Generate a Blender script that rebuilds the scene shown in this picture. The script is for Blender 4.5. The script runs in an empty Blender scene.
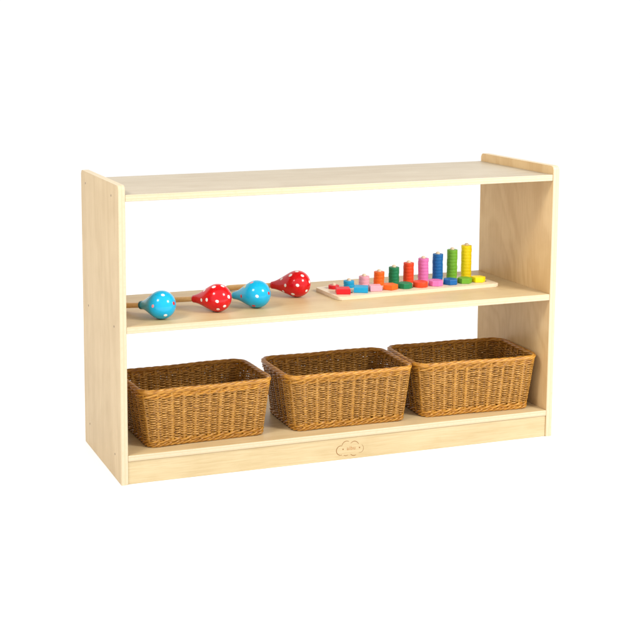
import bpy, bmesh, math, random
from mathutils import Vector, Matrix
from mathutils.bvhtree import BVHTree
PI = math.pi
S = bpy.context.scene
COL = S.collection
R = math.radians

# ------------------------------------------------------------------ sizes
W, D, H, T = 0.915, 0.282, 0.5587, 0.0135          # shelf unit
ZT, TT = 0.5415, 0.0125                            # top shelf: upper face, thickness
ZM = 0.2977                                        # middle shelf upper face
ZB, ZK = 0.0556, 0.0442                            # bottom shelf upper / lower face

# ------------------------------------------------------------------ helpers
def link(o):
    COL.objects.link(o); return o

def tag(o, label=None, cat=None, group=None, kind=None):
    if label: o['label'] = label
    if cat: o['category'] = cat
    if group: o['group'] = group
    if kind: o['kind'] = kind
    return o

def empty(name, loc=(0, 0, 0), rz=0.0):
    o = bpy.data.objects.new(name, None); link(o)
    o.empty_display_size = 0.02
    o.location = loc; o.rotation_euler = (0, 0, rz)
    return o

def obj(name, bm, mats, parent=None, smooth=True, angle=35):
    me = bpy.data.meshes.new(name)
    bm.normal_update()
    if smooth:
        for f in bm.faces: f.smooth = f.calc_area() < 3e-5 or len(f.verts) > 4 and f.calc_area() < 6e-5
        for e in bm.edges:
            if len(e.link_faces) == 2 and e.calc_face_angle(0) > R(angle): e.smooth = False
    bm.to_mesh(me); bm.free()
    for m in (mats if isinstance(mats, (list, tuple)) else [mats]): me.materials.append(m)
    o = bpy.data.objects.new(name, me); link(o)
    if parent: o.parent = parent
    return o

def bm_box(x0, x1, y0, y1, z0, z1, bev=0.0009, seg=2):
    bm = bmesh.new()
    bmesh.ops.create_cube(bm, size=1)
    for v in bm.verts:
        v.co = Vector((x0 + (v.co.x + .5) * (x1 - x0), y0 + (v.co.y + .5) * (y1 - y0), z0 + (v.co.z + .5) * (z1 - z0)))
    if bev: bmesh.ops.bevel(bm, geom=bm.edges[:], offset=bev, segments=seg, profile=.5, affect='EDGES')
    return bm

def bm_prism(pts, z0, z1, bev=0.0008, seg=2):
    """outline in XY extruded along Z"""
    bm = bmesh.new()
    lo = [bm.verts.new((x, y, z0)) for x, y in pts]
    hi = [bm.verts.new((x, y, z1)) for x, y in pts]
    n = len(pts)
    a = bm.faces.new(hi); b = bm.faces.new(lo[::-1])
    for i in range(n): bm.faces.new((lo[i], lo[(i + 1) % n], hi[(i + 1) % n], hi[i]))
    if bev:
        ed = list(set(a.edges[:] + b.edges[:]))
        bmesh.ops.bevel(bm, geom=ed, offset=bev, segments=seg, profile=.5, affect='EDGES')
    return bm

def bm_lathe(prof, n=32, axis=Vector((0, 0, 1)), origin=Vector((0, 0, 0)), bm=None):
    """prof: (s along axis, radius); radius 0 closes to a point"""
    bm = bm or bmesh.new()
    q = Vector((0, 0, 1)).rotation_difference(axis)
    rings = []
    for s, r in prof:
        if r < 1e-7: rings.append([bm.verts.new(origin + q @ Vector((0, 0, s)))])
        else: rings.append([bm.verts.new(origin + q @ Vector((r * math.cos(2 * PI * k / n), r * math.sin(2 * PI * k / n), s))) for k in range(n)])
    for a, b in zip(rings, rings[1:]):
        for k in range(n):
            k2 = (k + 1) % n
            if len(a) == 1 and len(b) > 1: bm.faces.new((a[0], b[k2], b[k]))
            elif len(b) == 1 and len(a) > 1: bm.faces.new((a[k], a[k2], b[0]))
            elif len(a) > 1: bm.faces.new((a[k], a[k2], b[k2], b[k]))
    return bm

def edge_faces(bm, axis='y', idx=1):
    bm.normal_update()
    i = 'xyz'.index(axis)
    for f in bm.faces:
        if abs(f.normal[i]) > .6: f.material_index = idx

# ------------------------------------------------------------------ materials
def mat(name):
    m = bpy.data.materials.new(name); m.use_nodes = True
    nt = m.node_tree; b = nt.nodes['Principled BSDF']
    return m, nt, b

def N(nt, kind, **kw):
    n = nt.nodes.new(kind)
    for k, v in kw.items():
        if k in n.inputs: n.inputs[k].default_value = v
        else: setattr(n, k, v)
    return n

def ramp(nt, stops):
    r = nt.nodes.new('ShaderNodeValToRGB')
    el = r.color_ramp.elements
    while len(el) < len(stops): el.new(.5)
    for e, (p, c) in zip(el, stops):
        e.position = p; e.color = (*c, 1) if len(c) == 3 else c
    return r

def mix(nt, fac, a, b, mode='MIX'):
    m = nt.nodes.new('ShaderNodeMix'); m.data_type = 'RGBA'; m.blend_type = mode
    L = nt.links
    for sock, v in ((m.inputs[0], fac), (m.inputs[6], a), (m.inputs[7], b)):
        if isinstance(v, (int, float)): sock.default_value = v
        elif isinstance(v, tuple): sock.default_value = (*v, 1)
        else: L.new(v, sock)
    return m.outputs[2]

def wood(name, base, dark, grain='x', rough=.42, figure=.5, seed=0.0, coat=.0, swirl=False):
    m, nt, b = mat(name); L = nt.links
    tc = N(nt, 'ShaderNodeTexCoord')
    mp = N(nt, 'ShaderNodeMapping'); mp.inputs['Location'].default_value = (seed, seed * .7, seed * .3)
    sc = {'x': (1.6, 16, 16), 'z': (16, 16, 1.6), 'y': (16, 1.6, 16)}[grain]
    if swirl: sc = (12, 12, 4.5)
    mp.inputs['Scale'].default_value = sc
    L.new(tc.outputs['Object'], mp.inputs['Vector'])
    # long cathedral figure: distorted bands
    big = N(nt, 'ShaderNodeTexNoise', Scale=.55, Detail=2.0, Distortion=1.5 if swirl else .8)
    L.new(mp.outputs[0], big.inputs['Vector'])
    mul = N(nt, 'ShaderNodeMath', operation='MULTIPLY'); mul.inputs[1].default_value = 34
    L.new(big.outputs['Fac'], mul.inputs[0])
    sn = N(nt, 'ShaderNodeMath', operation='SINE'); L.new(mul.outputs[0], sn.inputs[0])
    r1 = ramp(nt, [(0, (0, 0, 0)), (.55, (.25, .25, .25)), (1, (1, 1, 1))])
    hf = N(nt, 'ShaderNodeMath', operation='MULTIPLY_ADD'); hf.inputs[1].default_value = .5; hf.inputs[2].default_value = .5
    L.new(sn.outputs[0], hf.inputs[0]); L.new(hf.outputs[0], r1.inputs[0])
    # fine fibre
    mp2 = N(nt, 'ShaderNodeMapping'); mp2.inputs['Scale'].default_value = {'x': (14, 330, 330), 'z': (330, 330, 14), 'y': (330, 14, 330)}[grain]
    L.new(tc.outputs['Object'], mp2.inputs['Vector'])
    fine = N(nt, 'ShaderNodeTexNoise', Scale=1.0, Detail=3.0, Roughness=.65)
    L.new(mp2.outputs[0], fine.inputs['Vector'])
    r2 = ramp(nt, [(.38, (0, 0, 0)), (.7, (1, 1, 1))]); L.new(fine.outputs['Fac'], r2.inputs[0])
    # soft blotches (chatoyance of birch)
    bl = N(nt, 'ShaderNodeTexNoise', Scale=11.0, Detail=3.0, Distortion=.8)
    L.new(tc.outputs['Object'], bl.inputs['Vector'])
    c = mix(nt, 0.0, base, dark)
    f1 = N(nt, 'ShaderNodeMath', operation='MULTIPLY'); f1.inputs[1].default_value = .40 * figure
    L.new(r1.outputs[0], f1.inputs[0])
    f2 = N(nt, 'ShaderNodeMath', operation='MULTIPLY_ADD'); f2.inputs[1].default_value = .50
    L.new(r2.outputs[0], f2.inputs[0]); L.new(f1.outputs[0], f2.inputs[2])
    f3 = N(nt, 'ShaderNodeMath', operation='MULTIPLY_ADD'); f3.inputs[1].default_value = .38 * figure
    r3 = ramp(nt, [(.38, (0, 0, 0)), (.68, (1, 1, 1))]); L.new(bl.outputs['Fac'], r3.inputs[0])
    L.new(r3.outputs[0], f3.inputs[0]); L.new(f2.outputs[0], f3.inputs[2])
    c = mix(nt, f3.outputs[0], base, dark)
    L.new(c, b.inputs['Base Color'])
    b.inputs['Roughness'].default_value = rough
    b.inputs['Specular IOR Level'].default_value = .32
    b.inputs['Coat Weight'].default_value = coat; b.inputs['Coat Roughness'].default_value = .25
    bp = N(nt, 'ShaderNodeBump', Strength=.12, Distance=.0004)
    L.new(fine.outputs['Fac'], bp.inputs['Height']); L.new(bp.outputs[0], b.inputs['Normal'])
    return m

def ply_edge(name, base, dark, across='z', pitch=.0034, off=0.0):
    """edge of the board: faint plies running along it"""
    m, nt, b = mat(name); L = nt.links
    tc = N(nt, 'ShaderNodeTexCoord'); sp = N(nt, 'ShaderNodeSeparateXYZ')
    L.new(tc.outputs['Object'], sp.inputs[0])
    no = N(nt, 'ShaderNodeTexNoise', Scale=30.0, Detail=2.0); L.new(tc.outputs['Object'], no.inputs['Vector'])
    ad = N(nt, 'ShaderNodeMath', operation='MULTIPLY_ADD'); ad.inputs[1].default_value = .0007
    L.new(no.outputs['Fac'], ad.inputs[0]); L.new(sp.outputs['xyz'.index(across)], ad.inputs[2])
    ml = N(nt, 'ShaderNodeMath', operation='MULTIPLY_ADD'); ml.inputs[1].default_value = 2 * PI / pitch; ml.inputs[2].default_value = off
    L.new(ad.outputs[0], ml.inputs[0])
    sn = N(nt, 'ShaderNodeMath', operation='SINE'); L.new(ml.outputs[0], sn.inputs[0])
    rr = ramp(nt, [(.60, (0, 0, 0)), (.98, (.55, .55, .55))])
    hf = N(nt, 'ShaderNodeMath', operation='MULTIPLY_ADD'); hf.inputs[1].default_value = .5; hf.inputs[2].default_value = .5
    L.new(sn.outputs[0], hf.inputs[0]); L.new(hf.outputs[0], rr.inputs[0])
    n2 = N(nt, 'ShaderNodeTexNoise', Scale=140.0, Detail=3.0); L.new(tc.outputs['Object'], n2.inputs['Vector'])
    r2 = ramp(nt, [(.45, (0, 0, 0)), (.75, (.4, .4, .4))]); L.new(n2.outputs['Fac'], r2.inputs[0])
    mx = N(nt, 'ShaderNodeMath', operation='MAXIMUM'); L.new(rr.outputs[0], mx.inputs[0]); L.new(r2.outputs[0], mx.inputs[1])
    L.new(mix(nt, mx.outputs[0], base, dark), b.inputs['Base Color'])
    b.inputs['Roughness'].default_value = .5
    return m

def paint(name, col, rough=.16, coat=.12, var=.12, bump=0.0):
    m, nt, b = mat(name); L = nt.links
    tc = N(nt, 'ShaderNodeTexCoord')
    no = N(nt, 'ShaderNodeTexNoise', Scale=160.0, Detail=3.0); L.new(tc.outputs['Object'], no.inputs['Vector'])
    r = ramp(nt, [(.4, (0, 0, 0)), (.75, (1, 1, 1))]); L.new(no.outputs['Fac'], r.inputs[0])
    f = N(nt, 'ShaderNodeMath', operation='MULTIPLY'); f.inputs[1].default_value = var; L.new(r.outputs[0], f.inputs[0])
    dk = tuple(c * .6 for c in col)
    L.new(mix(nt, f.outputs[0], col, dk), b.inputs['Base Color'])
    b.inputs['Roughness'].default_value = rough
    b.inputs['Specular IOR Level'].default_value = .36
    b.inputs['Coat Weight'].default_value = coat; b.inputs['Coat Roughness'].default_value = .06
    if bump:
        bp = N(nt, 'ShaderNodeBump', Strength=bump, Distance=.0005)
        L.new(no.outputs['Fac'], bp.inputs['Height']); L.new(bp.outputs[0], b.inputs['Normal'])
    return m

def wicker(name, c0, c1, c2, scale=70.0):
    m, nt, b = mat(name); L = nt.links
    tc = N(nt, 'ShaderNodeTexCoord')
    mp = N(nt, 'ShaderNodeMapping'); mp.inputs['Scale'].default_value = (1, 1, 5); L.new(tc.outputs['Object'], mp.inputs['Vector'])
    no = N(nt, 'ShaderNodeTexNoise', Scale=scale, Detail=4.0, Roughness=.6); L.new(mp.outputs[0], no.inputs['Vector'])
    r = ramp(nt, [(.32, c0), (.5, c1), (.72, c2)]); L.new(no.outputs['Fac'], r.inputs[0])
    oi = N(nt, 'ShaderNodeObjectInfo'); hs = N(nt, 'ShaderNodeHueSaturation')
    mr = N(nt, 'ShaderNodeMapRange'); mr.inputs[3].default_value = .90; mr.inputs[4].default_value = 1.10
    L.new(oi.outputs['Random'], mr.inputs[0]); L.new(mr.outputs[0], hs.inputs['Value']); L.new(r.outputs[0], hs.inputs['Color'])
    L.new(hs.outputs[0], b.inputs['Base Color'])
    b.inputs['Roughness'].default_value = .40
    b.inputs['Specular IOR Level'].default_value = .42
    b.inputs['Coat Weight'].default_value = .08; b.inputs['Coat Roughness'].default_value = .18
    return m

WB = (.52, .415, .275); WD = (.44, .33, .195)
M = {}
M['top'] = wood('birch_long_grain_top_light', (.465, .39, .275), (.38, .30, .195), 'x', seed=3.1, figure=.8)  # greyer copy of the shelf birch, light on the top put into the colour
M['mid'] = wood('birch_long_grain_inner_light', (.61, .465, .255), (.50, .35, .17), 'x', seed=6.4, figure=.8)  # yellower copy of the same birch, lighting difference put into the colour
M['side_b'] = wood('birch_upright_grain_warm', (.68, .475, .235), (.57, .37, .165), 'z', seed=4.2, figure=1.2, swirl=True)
M['side'] = wood('birch_upright_grain', (.545, .40, .22), (.42, .29, .14), 'z', seed=1.7, figure=.8)
M['edge_h'] = ply_edge('birch_edge_along_shelf', (.585, .475, .315), (.50, .37, .20), 'z', .0058, 1.2)
M['edge_v'] = ply_edge('birch_edge_upright', (.585, .475, .315), (.51, .39, .22), 'x', .0066, .6)
M['kick'] = wood('birch_kick_board', (.57, .455, .265), (.44, .32, .155), 'x', seed=8.3, figure=.6)
M['engrave'] = paint('burnt_engraving', (.27, .13, .04), .7, 0)
M['engrave_pale'] = paint('pale_engraving', (.45, .22, .08), .7, 0)
M['screw'] = paint('screw_cap', (.22, .17, .12), .4, 0); M['screw'].node_tree.nodes['Principled BSDF'].inputs['Metallic'].default_value = .5
M['wicker'] = wicker('rattan_strands', (.09, .030, .003), (.34, .152, .018), (.60, .33, .09), 130)
M['stake'] = wicker('rattan_stakes', (.24, .090, .007), (.38, .170, .015), (.50, .255, .035), 65)
M['rim'] = wicker('rattan_rim', (.20, .070, .006), (.40, .170, .015), (.57, .29, .045), 80)
M['red'] = paint('red_gloss', (.60, .001, .006))
M['cyan'] = paint('cyan_gloss', (.0, .37, .60))
M['teal'] = paint('teal_band', (.01, .12, .16), .35)
M['dot_w'] = paint('white_spot', (.80, .78, .74), .3, .4, .05)
M['dot_r'] = paint('red_spot', (.50, .01, .02), .3, .4, .05)
M['dot_p'] = paint('pink_spot', (.72, .25, .28), .3, .4, .05)
M['dot_y'] = paint('yellow_spot', (.75, .55, .05), .3, .4, .05)
M['handle'] = wood('turned_handle_wood', (.76, .49, .22), (.62, .37, .14), 'x', seed=5.0, rough=.4, coat=.3)
M['board'] = wood('counting_board_wood', (.78, .66, .48), (.68, .53, .34), 'x', seed=11.0, figure=.5, coat=.05)
M['peg'] = wood('peg_wood', (.74, .60, .42), (.66, .48, .32), 'z', seed=2.0, rough=.5, coat=0)
M['hole_shade'] = paint('painted_hole_shade', (.03, .015, .01), .9, 0)  # dark colour stands in for the shade inside a peg hole
TOY = [('red', (.68, .008, .012)), ('cyan', (.005, .33, .58)), ('pale pink', (.80, .36, .43)), ('orange', (.83, .13, .006)),
       ('dark green', (.006, .19, .07)), ('orange red', (.78, .055, .008)), ('magenta pink', (.72, .17, .43)),
       ('blue', (.003, .12, .37)), ('light green', (.15, .38, .022)), ('yellow', (.92, .70, .0)) ]
for n, c in TOY: M['toy ' + n] = paint('toy_paint_' + n.replace(' ', '_'), c, .5, 0, .15, .2)

# ------------------------------------------------------------------ setting
m, nt, b = mat('white_studio_floor')
no = N(nt, 'ShaderNodeTexNoise', Scale=3.0); rr = ramp(nt, [(0, (.955, .955, .955)), (1, (.965, .965, .965))])
nt.links.new(no.outputs['Fac'], rr.inputs[0]); nt.links.new(rr.outputs[0], b.inputs['Base Color'])
b.inputs['Roughness'].default_value = .9; b.inputs['Specular IOR Level'].default_value = .2
bm = bmesh.new(); vs = [bm.verts.new(p) for p in ((-60, -60, 0), (60, -60, 0), (60, 60, 0), (-60, 60, 0))]; bm.faces.new(vs)
tag(obj('floor', bm, m, smooth=False), kind='structure')

# ------------------------------------------------------------------ shelf unit
unit = empty('shelf_unit')
tag(unit, 'light birch open shelf unit with three shelves holding maracas, a counting toy and baskets', 'shelf unit')

def side_panel(x0, mside):
    r = .0075; pts = [(0, 0)]
    for k in range(7):
        a = PI - k * PI / 12
        pts.append((r + r * math.cos(a), H - r + r * math.sin(a)))
    for k in range(7):
        a = PI / 2 - k * PI / 12
        pts.append((D - r + r * math.cos(a), H - r + r * math.sin(a)))
    pts.append((D, 0))
    pts = pts[::-1]
    bm = bm_prism(pts, 0, T, .0013, 2)
    for v in bm.verts: v.co = Vector((v.co.z, v.co.x, v.co.y))
    bm.normal_update()
    for f in bm.faces:
        if abs(f.normal.x) < .75: f.material_index = 1
    o = obj('side_panel', bm, [mside, M['edge_v']], unit)
    o.location = (x0, 0, 0)
    return o
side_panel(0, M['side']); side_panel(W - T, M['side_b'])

def shelf(z1, th, mt, y0=.0006):
    bm = bm_box(T + .0001, W - T - .0001, y0, D - .0006, z1 - th, z1, .0012)
    edge_faces(bm, 'y')
    o = obj('shelf', bm, [mt, M['edge_h']], unit)
    return o
shelf(ZT, TT, M['top']); shelf(ZM, TT, M['mid']); shelf(ZB, ZB - ZK, M['mid'])
kick = obj('kick_board', bm_box(T + .0002, W - T - .0002, .003, .0165, .0, ZK - .0003, .0008), M['kick'], unit)
obj('kick_board', bm_box(T + .0002, W - T - .0002, D - .0165, D - .003, .0, ZK - .0003, .0008), M['kick'], unit)

for (x, y, z, sx) in ((0, .2469, .5352, -1), (0, .0479, .5354, -1), (0, .2395, .0488, -1), (0, .0441, .0473, -1), (0, .0389, .2925, -1), (0, .236, .2918, -1),
                      (W, .2469, .5352, 1), (W, .0479, .5354, 1), (W, .2395, .0488, 1), (W, .0441, .0473, 1), (W, .0389, .2925, 1), (W, .236, .2918, 1)):
    bm = bm_lathe([(-.001, 0), (-.001, .0021), (.00025, .0021), (.0003, .0017), (.0001, .0012), (.0001, 0)], 16, Vector((sx, 0, 0)), Vector((x, y, z)))
    obj('screw', bm, M['screw'], unit)

# engraved cloud emblem on the kick board: thin burnt grooves
def stroke(bm, pts, w, y=.003, lift=.00015):
    """flat ribbon of width w along pts (x, z), lifted clear of the face"""
    n = len(pts); L_, R_ = [], []
    for i, (x, z) in enumerate(pts):
        a = pts[max(i - 1, 0)]; c = pts[min(i + 1, n - 1)]
        dx, dz = c[0] - a[0], c[1] - a[1]; l = math.hypot(dx, dz) or 1
        ww = w * (.55 + .45 * math.sin(PI * (i + .5) / n)) * .68
        L_.append(bm.verts.new((x - dz / l * ww, y - lift, z + dx / l * ww)))
        R_.append(bm.verts.new((x + dz / l * ww, y - lift, z - dx / l * ww)))
    for i in range(n - 1): bm.faces.new((L_[i], L_[i + 1], R_[i + 1], R_[i]))
def arc(cx, cz, r, a0, a1, n=14):
    return [(cx + r * math.cos(R(a0 + (a1 - a0) * k / n)), cz + r * math.sin(R(a0 + (a1 - a0) * k / n))) for k in range(n + 1)]
bm = bmesh.new()
ex, ez = .4630, .0205
stroke(bm, arc(ex - .0195, ez - .0015, .0095, 75, 285), .0011)
stroke(bm, arc(ex - .0075, ez + .0065, .0098, 168, 60), .0010)
stroke(bm, arc(ex + .0090, ez + .0045, .0098, 140, 20), .0010)
stroke(bm, arc(ex + .0205, ez - .0015, .0085, 60, -100), .0006)
stroke(bm, arc(ex + .0085, ez - .0060, .0085, 215, 300), .0010)
stroke(bm, arc(ex - .0085, ez - .0045, .0085, 235, 300), .0008)
emb = obj('emblem', bm, M['engrave'], kick, smooth=False)
for dx, rr_ in ((-.0148, .0014), (.0205, .0014)):
    obj('emblem_dot', bm_lathe([(-.0003, 0), (-.0003, rr_), (.0002, rr_), (.0002, 0)], 14, Vector((0, -1, 0)), Vector((ex + dx, .003, ez + .0004))), M['engrave'], kick)
cu = bpy.data.curves.new('emblem_lettering', 'FONT'); cu.body = 'aibu'; cu.size = .0105; cu.extrude = .0001; cu.align_x = 'CENTER'; cu.align_y = 'CENTER'; cu.space_character = 1.1
to = bpy.data.objects.new('tmp', cu); link(to)
bpy.context.view_layer.update()
me = bpy.data.meshes.new_from_object(to.evaluated_get(bpy.context.evaluated_depsgraph_get()))
bpy.data.objects.remove(to)
me.materials.clear(); me.materials.append(M['engrave_pale'])
lo = bpy.data.objects.new('emblem_lettering', me); link(lo); lo.parent = kick
lo.rotation_euler = (PI / 2, 0, 0); lo.location = (ex + .0025, .0028, ez + .0010)

# ------------------------------------------------------------------ wicker baskets
HB = .1145
def basket_dims(t):
    """half width, half depth, corner radius at relative height t"""
    e = t + .10 * t * t - .04
    return .1160 + (.1325 - .1160) * e, .0710 + (.0815 - .0710) * e, .015 + .011 * t

_a, _b, _r = .1250, .0765, .0215
FR = [2 * (_b - _r), PI / 2 * _r, 2 * (_a - _r), PI / 2 * _r] * 2
FR = [f / sum(FR) for f in FR]

def rrect(a, b, r, n=320):
    """rounded rectangle, evenly sampled: [(x, y, nx, ny, s)]"""
    segs = [('l', (a, -b + r), (a, b - r)), ('c', (a - r, b - r), 0), ('l', (a - r, b), (-a + r, b)), ('c', (-a + r, b - r), 90),
            ('l', (-a, b - r), (-a, -b + r)), ('c', (-a + r, -b + r), 180), ('l', (-a + r, -b), (a - r, -b)), ('c', (a - r, -b + r), 270)]
    ln = [math.dist(s[1], s[2]) if s[0] == 'l' else PI / 2 * r for s in segs]
    tot = sum(ln); out = []
    for k in range(n):                       # every height shares the same split, so uprights stay upright
        s = k / n; i = 0; q = s
        while q > FR[i] and i < 7: q -= FR[i]; i += 1
        q = q / FR[i] * ln[i]; s *= tot
        sg = segs[i]
        if sg[0] == 'l':
            u = q / ln[i]; x = sg[1][0] + (sg[2][0] - sg[1][0]) * u; y = sg[1][1] + (sg[2][1] - sg[1][1]) * u
            dx, dy = (sg[2][0] - sg[1][0]) / ln[i], (sg[2][1] - sg[1][1]) / ln[i]
            out.append((x, y, dy, -dx, s / tot))
        else:
            an = R(sg[2]) + q / r
            out.append((sg[1][0] + r * math.cos(an), sg[1][1] + r * math.sin(an), math.cos(an), math.sin(an), s / tot))
    return out, tot

def tube(V, F, pts, nrm, ups, rad, sides=6, closed=True, flat=1.0):
    base = len(V); n = len(pts)
    for i in range(n):
        rr_ = rad[i] if isinstance(rad, list) else rad
        for k in range(sides):
            a = 2 * PI * k / sides
            V.append(pts[i] + nrm[i] * (rr_ * flat * math.cos(a)) + ups[i] * (rr_ * math.sin(a)))
    m_ = n if closed else n - 1
    for i in range(m_):
        j = (i + 1) % n
        for k in range(sides):
            k2 = (k + 1) % sides
            F.append((base + i * sides + k, base + j * sides + k, base + j * sides + k2, base + i * sides + k2))

def mesh_obj(name, V, F, mt, parent):
    me = bpy.data.meshes.new(name); me.from_pydata([tuple(v) for v in V], [], F); me.materials.append(mt)
    me.polygons.foreach_set('use_smooth', [True] * len(me.polygons)); me.update()
    o = bpy.data.objects.new(name, me); link(o); o.parent = parent
    return o

UP = Vector((0, 0, 1))
def make_basket(loc, rz, label, seed):
    rnd = random.Random(seed)
    root = empty('wicker_basket', loc, rz)
    tag(root, label, 'basket', 'wicker baskets on the bottom shelf')
    NS = 31                                   # pairs of uprights round the basket
    ph = rnd.random() * 6
    wob = [(rnd.uniform(-1, 1), rnd.uniform(-1, 1), rnd.uniform(0, 6)) for _ in range(60)]
    def warp(s, z):                           # slow hand-made unevenness
        return .0007 * math.sin(2 * PI * 3 * s + ph + z * 30) + .0005 * math.sin(2 * PI * 7 * s + 2 * ph)
    # woven wall
    V, F = [], []
    z0, z1, pitch = .0150, HB - .0165, .0048
    rows = int((z1 - z0) / (pitch / 2))
    for i in range(rows + 1):
        z = z0 + i * pitch / 2
        a, b_, r = basket_dims(z / HB)
        P, tot = rrect(a, b_, r, 384)
        sgn = 1 if i % 2 == 0 else -1
        w1, w2, w3 = wob[i % 60]
        pts, nr, up = [], [], []
        rads = []
        for (x, y, nx, ny, s) in P:
            wv = math.cos(2 * PI * NS * s)
            off = sgn * .0023 * (wv * (1.25 - .25 * wv * wv)) + warp(s, z)
            zz = z + .00035 * w1 * math.sin(2 * PI * 5 * s + w3) + .0003 * math.sin(2 * PI * 2 * s + ph + i) + .00025 * w2 * math.sin(2 * PI * 11 * s)
            pts.append(Vector((x + nx * off, y + ny * off, zz))); nr.append(Vector((nx, ny, 0))); up.append(UP)
            rads.append((.00180 if sgn > 0 else .00205) * (1 + .12 * math.sin(2 * PI * 9 * s + w3 * 3)))
        tube(V, F, pts, nr, up, rads, 6)
    mesh_obj('woven_wall', V, F, M['wicker'], root)
    # uprights: outer ones stand proud between the bulging strands, inner ones behind them
    V, F = [], []
    for j in range(NS * 2):
        s = j / (2 * NS); outer = (j % 2 == 1)
        pts, nr, up, rd = [], [], [], []
        zs = [.008 + (HB - .007 - .008) * k / 9 for k in range(10)]
        jit = rnd.uniform(-.0012, .0012); lean = rnd.uniform(-.0014, .0014); fat = rnd.uniform(.85, 1.15)
        for k, z in enumerate(zs):
            a, b_, r = basket_dims(z / HB); P, tot = rrect(a, b_, r, 384)
            idx = int(round(s * 384)) % 384; x, y, nx, ny, _ = P[idx]
            off = (.0021 if outer else -.0012) + warp(s, z)
            t = Vector((-ny, nx, 0)); o = jit + lean * (k / 9 - .5)
            pts.append(Vector((x + nx * off, y + ny * off, z)) + t * o); nr.append(Vector((nx, ny, 0))); up.append(t)
            rd.append((.0030 if outer else .0030) * fat)
        tube(V, F, pts, nr, up, rd, 8, closed=False, flat=.55)
    mesh_obj('uprights', V, F, M['stake'], root)
    # twisted ropes
    def rope(name, z, off, orbit, rad, strands, pitch_, mt, zs=1.0, n=640, sides=7):
        V, F = [], []
        a, b_, r = basket_dims(z / HB); P, tot = rrect(a + off, b_ + off, r + off, n)
        turns = round(tot / pitch_)
        for q in range(strands):
            pts, nr, up = [], [], []
            for (x, y, nx, ny, s) in P:
                an = 2 * PI * (turns * s + q / strands); w = warp(s, z)
                o = orbit * math.cos(an) + w
                pts.append(Vector((x + nx * o, y + ny * o, z + orbit * zs * math.sin(an) + .0004 * math.sin(2 * PI * 4 * s + ph)))); nr.append(Vector((nx, ny, 0))); up.append(UP)
            tube(V, F, pts, nr, up, rad, sides)
        return V, F
    V, F = rope('rim', HB - .0052, .0006, .0021, .0030, 4, .075, M['rim'])
    mesh_obj('rim', V, F, M['rim'], root)
    V, F = [], []
    for z, off, pit in ((HB - .0108, .0014, .042), (HB - .0152, .0017, .046)):
        v, f = rope('b', z, off, .0019, .0019, 2, pit, M['rim'], n=512, sides=6)
        F += [tuple(i + len(V) for i in q) for q in f]; V += v
    mesh_obj('upper_braid', V, F, M['rim'], root)
    V, F = [], []
    for z, off, pit in ((.0044, .0008, .036), (.0108, .0012, .044)):
        v, f = rope('b', z, off, .0022, .0023, 2 if z > .01 else 3, pit, M['rim'], n=512, sides=6)
        F += [tuple(i + len(V) for i in q) for q in f]; V += v
    mesh_obj('base_braid', V, F, M['rim'], root)
    # woven bottom: strands along the length over cross sticks
    V, F = [], []
    a, b_, r = basket_dims(.06)
    ny_ = 36
    for i in range(ny_):
        y = -b_ + .004 + (2 * b_ - .008) * i / (ny_ - 1)
        cut = max(0, abs(y) - (b_ - r)); xa = a - r + math.sqrt(max(r * r - cut * cut, 0)) - .002
        pts, nr, up = [], [], []
        for k in range(61):
            x = -xa + 2 * xa * k / 60
            pts.append(Vector((x, y, .0062 + (1 if i % 2 else -1) * .0012 * math.cos(2 * PI * x / .024)))); nr.append(Vector((0, 1, 0))); up.append(UP)
        tube(V, F, pts, nr, up, .0021, 6, closed=False)
    for i in range(19):
        x = -a + .010 + (2 * a - .020) * i / 18
        pts = [Vector((x, -b_ + .006 + (2 * b_ - .012) * k / 4, .0060)) for k in range(5)]
        tube(V, F, pts, [Vector((1, 0, 0))] * 5, [UP] * 5, .0020, 6, closed=False)
    mesh_obj('woven_bottom', V, F, M['wicker'], root)
    return root
BY = .1080
make_basket((.1770, BY, ZB), R(2.0), 'orange brown wicker basket nearest the left side panel, below the blue maraca', 3)
make_basket((.4785, BY - .001, ZB), R(-.8), 'orange brown wicker basket standing between the two other baskets, above the cloud emblem', 8)
make_basket((.7595, BY - .0040, ZB), R(-2.9), 'orange brown wicker basket nearest the right side panel, below the counting toy', 14)

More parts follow.
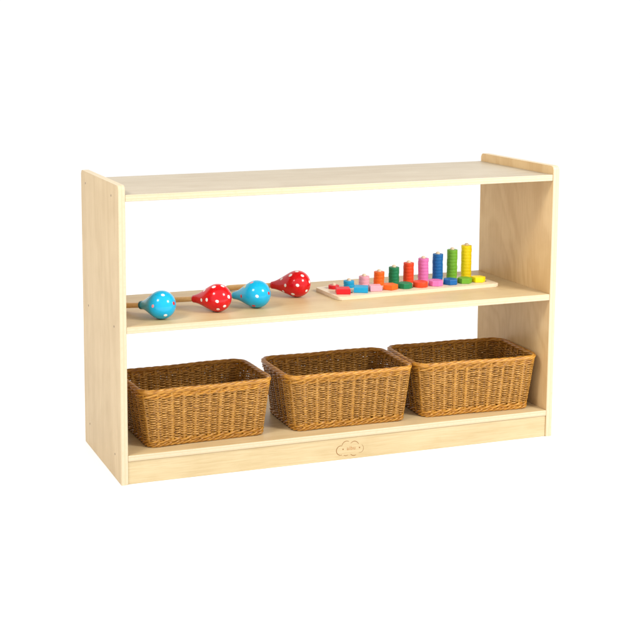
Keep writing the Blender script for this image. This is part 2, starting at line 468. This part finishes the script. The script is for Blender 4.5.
# ------------------------------------------------------------------ maracas
RH = .027
def maraca(c, dx, dy, colour, dots, label, extra_seed, ln=.150, band=False):
    c = Vector(c)
    # the head rests on the shelf, the thin end of the handle too
    hz = ln; drop = (RH - .0052) / ln
    h = math.sqrt(max(1 - drop * drop, 0)); l = math.hypot(dx, dy)
    u = Vector((dx / l * h, dy / l * h, -drop))
    root = empty('maraca', (c.x, c.y, ZM)); tag(root, label, 'maraca', 'maracas lying on the middle shelf')
    o = Vector((0, 0, RH))
    prof = []
    for k in range(19):                       # pear shaped head
        a = PI - k * (PI * .60) / 18
        prof.append((RH * math.cos(a), RH * math.sin(a)))
    s0, r0 = prof[-1]; prof[0] = (-RH, 0)
    s1, r1 = .0560, .0072
    for k in range(1, 15):
        t = k / 14; t2 = t * t * (3 - 2 * t)
        m0 = -.325 * (s1 - s0); m1 = -.10 * (s1 - s0)
        h00 = 2 * t ** 3 - 3 * t ** 2 + 1; h10 = t ** 3 - 2 * t ** 2 + t; h01 = -2 * t ** 3 + 3 * t ** 2; h11 = t ** 3 - t ** 2
        prof.append((s0 + (s1 - s0) * t, h00 * r0 + h10 * m0 + h01 * r1 + h11 * m1))
    prof += [(s1 + .0006, r1 - .0006), (s1 + .0006, .0035)]
    bm = bm_lathe(prof, 48, u, o)
    bm.normal_update()
    bvh = BVHTree.FromBMesh(bm)
    rnd = random.Random(extra_seed)
    allD = [(Vector(d[:3]), d[3]) for d in dots]
    keys = [d[3] for d in dots]
    view = Vector((-.307, -.943, .129))
    tries = 0
    while len(allD) < len(dots) + 10 and tries < 400:     # spots round the far side too
        tries += 1
        v = Vector([rnd.gauss(0, 1) for _ in range(3)]).normalized()
        if v.dot(view) > -.12 or v.dot(u) > .75: continue
        if min((v - q).length for q, _ in allD) < .62: continue
        allD.append((v, rnd.choice(keys)))
    order = {'w': 1, 'r': 2, 'p': 3, 'y': 4}
    db = bm                                   # the painted spots belong to the head's own mesh
    for e_ in list(bm.edges): e_.smooth = True
    for v, k in allD:
        hit, nrm, _, _ = bvh.ray_cast(o, v.normalized())
        if not hit: continue
        if nrm.dot(v) < 0: nrm = -nrm
        t = nrm.orthogonal().normalized(); bt = nrm.cross(t)
        rd = RH * rnd.uniform(.115, .150)
        rings = []
        for f in (0, .5, .85, 1.0):
            ring = []
            for q in range(1 if f == 0 else 16):
                a = 2 * PI * q / 16
                p = hit + (t * math.cos(a) + bt * math.sin(a)) * rd * f * (1 + .10 * math.sin(2 * a + tries))
                h2, n2, _, _ = bvh.find_nearest(p)
                if n2.dot(v) < 0: n2 = -n2
                ring.append(db.verts.new(h2 + n2 * (.00028 if f < .9 else -.00005)))
            rings.append(ring)
        for q in range(16):
            f = db.faces.new((rings[0][0], rings[1][q], rings[1][(q + 1) % 16])); f.material_index = order[k]
            for A_, B_ in ((rings[1], rings[2]), (rings[2], rings[3])):
                f = db.faces.new((A_[q], B_[q], B_[(q + 1) % 16], A_[(q + 1) % 16])); f.material_index = order[k]
    bmesh.ops.recalc_face_normals(db, faces=db.faces[:])
    obj('head', bm, [M[colour], M['dot_w'], M['dot_r'], M['dot_p'], M['dot_y']], root, angle=80)
    if band:
        obj('band', bm_lathe([(s1 - .0045, .0078), (s1 - .0040, .0083), (s1 + .0010, .0081), (s1 + .0016, .0073), (s1 + .0016, .0050)], 32, u, o), M['teal'], root)
    e = ln
    hp = [(s1 - .004, .0048), (s1 + .010, .0052), (s1 + .045, .0056), (e - .012, .0058), (e - .004, .0052), (e - .001, .0036), (e, 0)]
    obj('handle', bm_lathe(hp, 28, u, o), M['handle'], root)
    return root
z = ZM
maraca((.0950, .0480, z), -.46, .89, 'cyan', [(-.08, -.572, .816, 'w'), (.03, -.809, -.588, 'w'), (.66, -.725, .198, 'r'), (-.818, -.57, .077, 'p'), (.60, .1, .79, 'w')],
       'blue maraca with few spots, closest to the left side panel', 4, .140, True)
maraca((.2145, .0724, z), -.62, .78, 'red', [(-.394, -.282, .874, 'w'), (-.792, .371, .485, 'w'), (-.949, .286, -.133, 'w'), (-.944, -.33, -.018, 'w'), (-.369, -.928, -.054, 'w'), (.553, -.81, .193, 'w'), (-.218, -.702, -.678, 'w'), (.219, -.864, -.454, 'w'), (.25, -.35, .90, 'w')],
       'red maraca with white spots lying between the two blue maracas', 9)
maraca((.2980, .0805, z), -.56, .83, 'cyan', [(-.35, -.936, .041, 'w'), (-.938, .316, -.142, 'r'), (.62, -.77, .159, 'r'), (-.442, -.5, -.745, 'r'), (-.44, -.088, .894, 'p'), (-.805, .264, .531, 'y')],
       'blue maraca with red and white spots lying between the two red maracas', 15, .125)
maraca((.4108, .1485, z), -.72, .69, 'red', [(-.654, -.214, .726, 'w'), (-.868, .41, .282, 'w'), (.132, -.673, .728, 'w'), (-.989, -.142, -.035, 'w'), (-.37, -.926, .071, 'w'), (.409, -.811, -.418, 'w'), (-.56, -.487, -.671, 'w'), (-.845, .236, -.48, 'w'), (.703, -.678, .216, 'w'), (-.124, -.19, .974, 'w')],
       'red maraca with white spots lying farthest back, beside the counting board', 21, .160)

# ------------------------------------------------------------------ counting toy
BL, BD, BT = .373, .108, .0072
bx, by, brot = .6580, .1485, R(2.6)
toy = empty('counting_board', (bx, by, ZM), brot)
tag(toy, 'pale wooden pegboard for counting with ten pegs, carrying coloured rings and tiles', 'pegboard')
r = .007; pts = []
for cx, cy, a0 in ((BL / 2 - r, BD / 2 - r, 0), (-BL / 2 + r, BD / 2 - r, 90), (-BL / 2 + r, -BD / 2 + r, 180), (BL / 2 - r, -BD / 2 + r, 270)):
    for k in range(7):
        a = R(a0 + 15 * k); pts.append((cx + r * math.cos(a), cy + r * math.sin(a)))
bm = bm_prism(pts, 0.0002, BT, .0010)
obj('board', bm, M['board'], toy)
PX = [-.1568 + .03488 * i for i in range(10)]
PY = .0275; TYL = -.0225
RHT, RR = .00693, .0109
TM = Matrix.Translation((bx, by, ZM)) @ Matrix.Rotation(brot, 4, 'Z')
rnd = random.Random(5)
ORD = ['first', 'second', 'third', 'fourth', 'fifth', 'sixth', 'seventh', 'eighth', 'ninth', 'tenth']
NUM = ['one', 'two', 'three', 'four', 'five', 'six', 'seven', 'eight', 'nine', 'ten']
for i, x in enumerate(PX):
    hh = BT + (i + 1) * RHT + .0050
    obj('peg', bm_lathe([(BT - .004, .0044), (hh - .0030, .0044), (hh - .0012, .0037), (hh - .0003, .0020), (hh, 0)], 20, UP, Vector((x, PY, 0))), M['peg'], toy)
    obj('hole_shade', bm_lathe([(BT - .001, .0044), (BT + .0002, .0044), (BT + .0002, 0)], 16, UP, Vector((x + .0125, TYL - .0005, 0))), M['hole_shade'], toy)  # flat disc on the board, the hole's shade painted dark

def ring_mesh(colour):
    c = .0004
    bm = bm_lathe([(c * 0, .0045), (0, RR - c), (c * .3, RR - c * .3), (c, RR), (RHT - c, RR), (RHT - c * .3, RR - c * .3), (RHT - .00005, RR - c), (RHT - .00005, .0045), (0, .0045)], 36)
    o = obj('counting_ring', bm, M['toy ' + colour]); return o
for i, (cn, _) in enumerate(TOY):
    first = None
    for k in range(i + 1):
        if first is None: o = first = ring_mesh(cn)
        else: o = first.copy(); link(o)
        p = TM @ Vector((PX[i] + rnd.uniform(-.00035, .00035), PY + rnd.uniform(-.0003, .0003), BT + .0001 + k * RHT))
        o.location = p; o.rotation_euler = (0, 0, rnd.uniform(0, 6))
        if i == 0: lab = 'the one red ring, alone on its peg behind the red tile'
        elif k == 0: lab = 'bottom %s ring in the stack of %s' % (cn, NUM[i])
        elif k == i: lab = 'topmost %s ring in the stack of %s' % (cn, NUM[i])
        else: lab = '%s %s ring from the bottom in the stack of %s' % (ORD[k], cn, NUM[i])
        tag(o, lab, 'ring', 'wooden rings stacked on the pegs of the counting board')

def poly(n, r, rot=0, sx=1, sy=1): return [(sx * r * math.cos(rot + 2 * PI * k / n), sy * r * math.sin(rot + 2 * PI * k / n)) for k in range(n)]
shapes = [('square', 4, .0198, 45), ('square', 4, .0200, 45), ('square', 4, .0172, 45), ('five-sided', 5, .0160, 72), ('eight-sided', 8, .0148, 22.5),
          ('round', 36, .0152, 0), ('eight-sided', 8, .0158, 10), ('six-sided', 6, .0160, 30), ('six-sided', 6, .0152, 0), ('six-sided', 6, .0150, 10)]
TX = [-.0035, .0025, 0, -.001, -.001, 0, .0015, .0015, .0010, -.001]
rots = [-19, -27, -14, -30, -12, 0, -16, -30, -20, -30]
for i, (cn, _) in enumerate(TOY):
    nm, n, rr_, r0 = shapes[i]
    th = .0110
    bm = bm_prism(poly(n, rr_, R(r0)), 0, th, .0013)
    o = obj('counting_tile', bm, M['toy ' + cn], angle=30)
    o.location = TM @ Vector((PX[i] - .001 + TX[i], TYL, BT + .0001))
    o.rotation_euler = (0, 0, R(rots[i]))
    tag(o, '%s %s wooden tile lying in front of the %s' % (cn, nm, 'single red ring' if i == 0 else 'stack of %s %s rings' % (NUM[i], cn)), 'tile', 'coloured tiles lying along the front of the counting board')

# ------------------------------------------------------------------ light: white studio, two softboxes in front, one above
w = bpy.data.worlds.new('World'); S.world = w; w.use_nodes = True
bg = w.node_tree.nodes['Background']; bg.inputs[0].default_value = (1, 1, 1, 1); bg.inputs[1].default_value = 1.055

def area(name, loc, target, size, power, col=(1, 1, 1)):
    l = bpy.data.lights.new(name, 'AREA'); l.shape = 'SQUARE'; l.size = size; l.energy = power; l.color = col
    o = bpy.data.objects.new(name, l); link(o); o.location = loc
    o.rotation_euler = (Vector(target) - Vector(loc)).to_track_quat('-Z', 'Y').to_euler()
    return o
ctr = Vector((.46, .1, .3))
CR = Vector((.9506, -.3102, -.0058)); CU = Vector((.0454, .1206, .9917)); CF = Vector((.307, .943, -.1287))
def dirv(x, y, z_): return (CR * x + CU * y - CF * z_).normalized()
area('softbox_left', ctr + dirv(-.54, .54, .62) * 2.4, ctr, .50, 25)
area('softbox_right', ctr + dirv(.66, .46, .55) * 2.4, ctr, .55, 48)

# ------------------------------------------------------------------ camera
cam = bpy.data.cameras.new('camera'); co = bpy.data.objects.new('camera', cam); link(co)
cam.sensor_width = 36; cam.lens = 1342.2185 / 640 * 36
cam.shift_x = 129.6072 / 640; cam.shift_y = -127.4474 / 640
cam.clip_start = .05; cam.clip_end = 500
ya, pi_, ro = .3147, -.1291, -.0058
cam_p = dict(ya=.3147)
def setcam(C_, ya, pi_, ro):
    F_ = Vector((math.sin(ya) * math.cos(pi_), math.cos(ya) * math.cos(pi_), math.sin(pi_)))
    R_ = Vector((math.cos(ya), -math.sin(ya), 0)); U_ = R_.cross(F_)
    R2 = R_ * math.cos(ro) + U_ * math.sin(ro); U2 = -R_ * math.sin(ro) + U_ * math.cos(ro)
    mw = Matrix((R2, U2, -F_)).transposed().to_4x4(); mw.translation = C_
    co.matrix_world = mw
setcam(Vector((-.6155, -2.3123, .8561)), ya, pi_, ro)
S.camera = co

S.render.engine = 'CYCLES'
S.render.resolution_x = 1024; S.render.resolution_y = 1024
S.view_settings.view_transform = 'Standard'; S.view_settings.look = 'None'
S.view_settings.exposure = 0; S.view_settings.gamma = 1
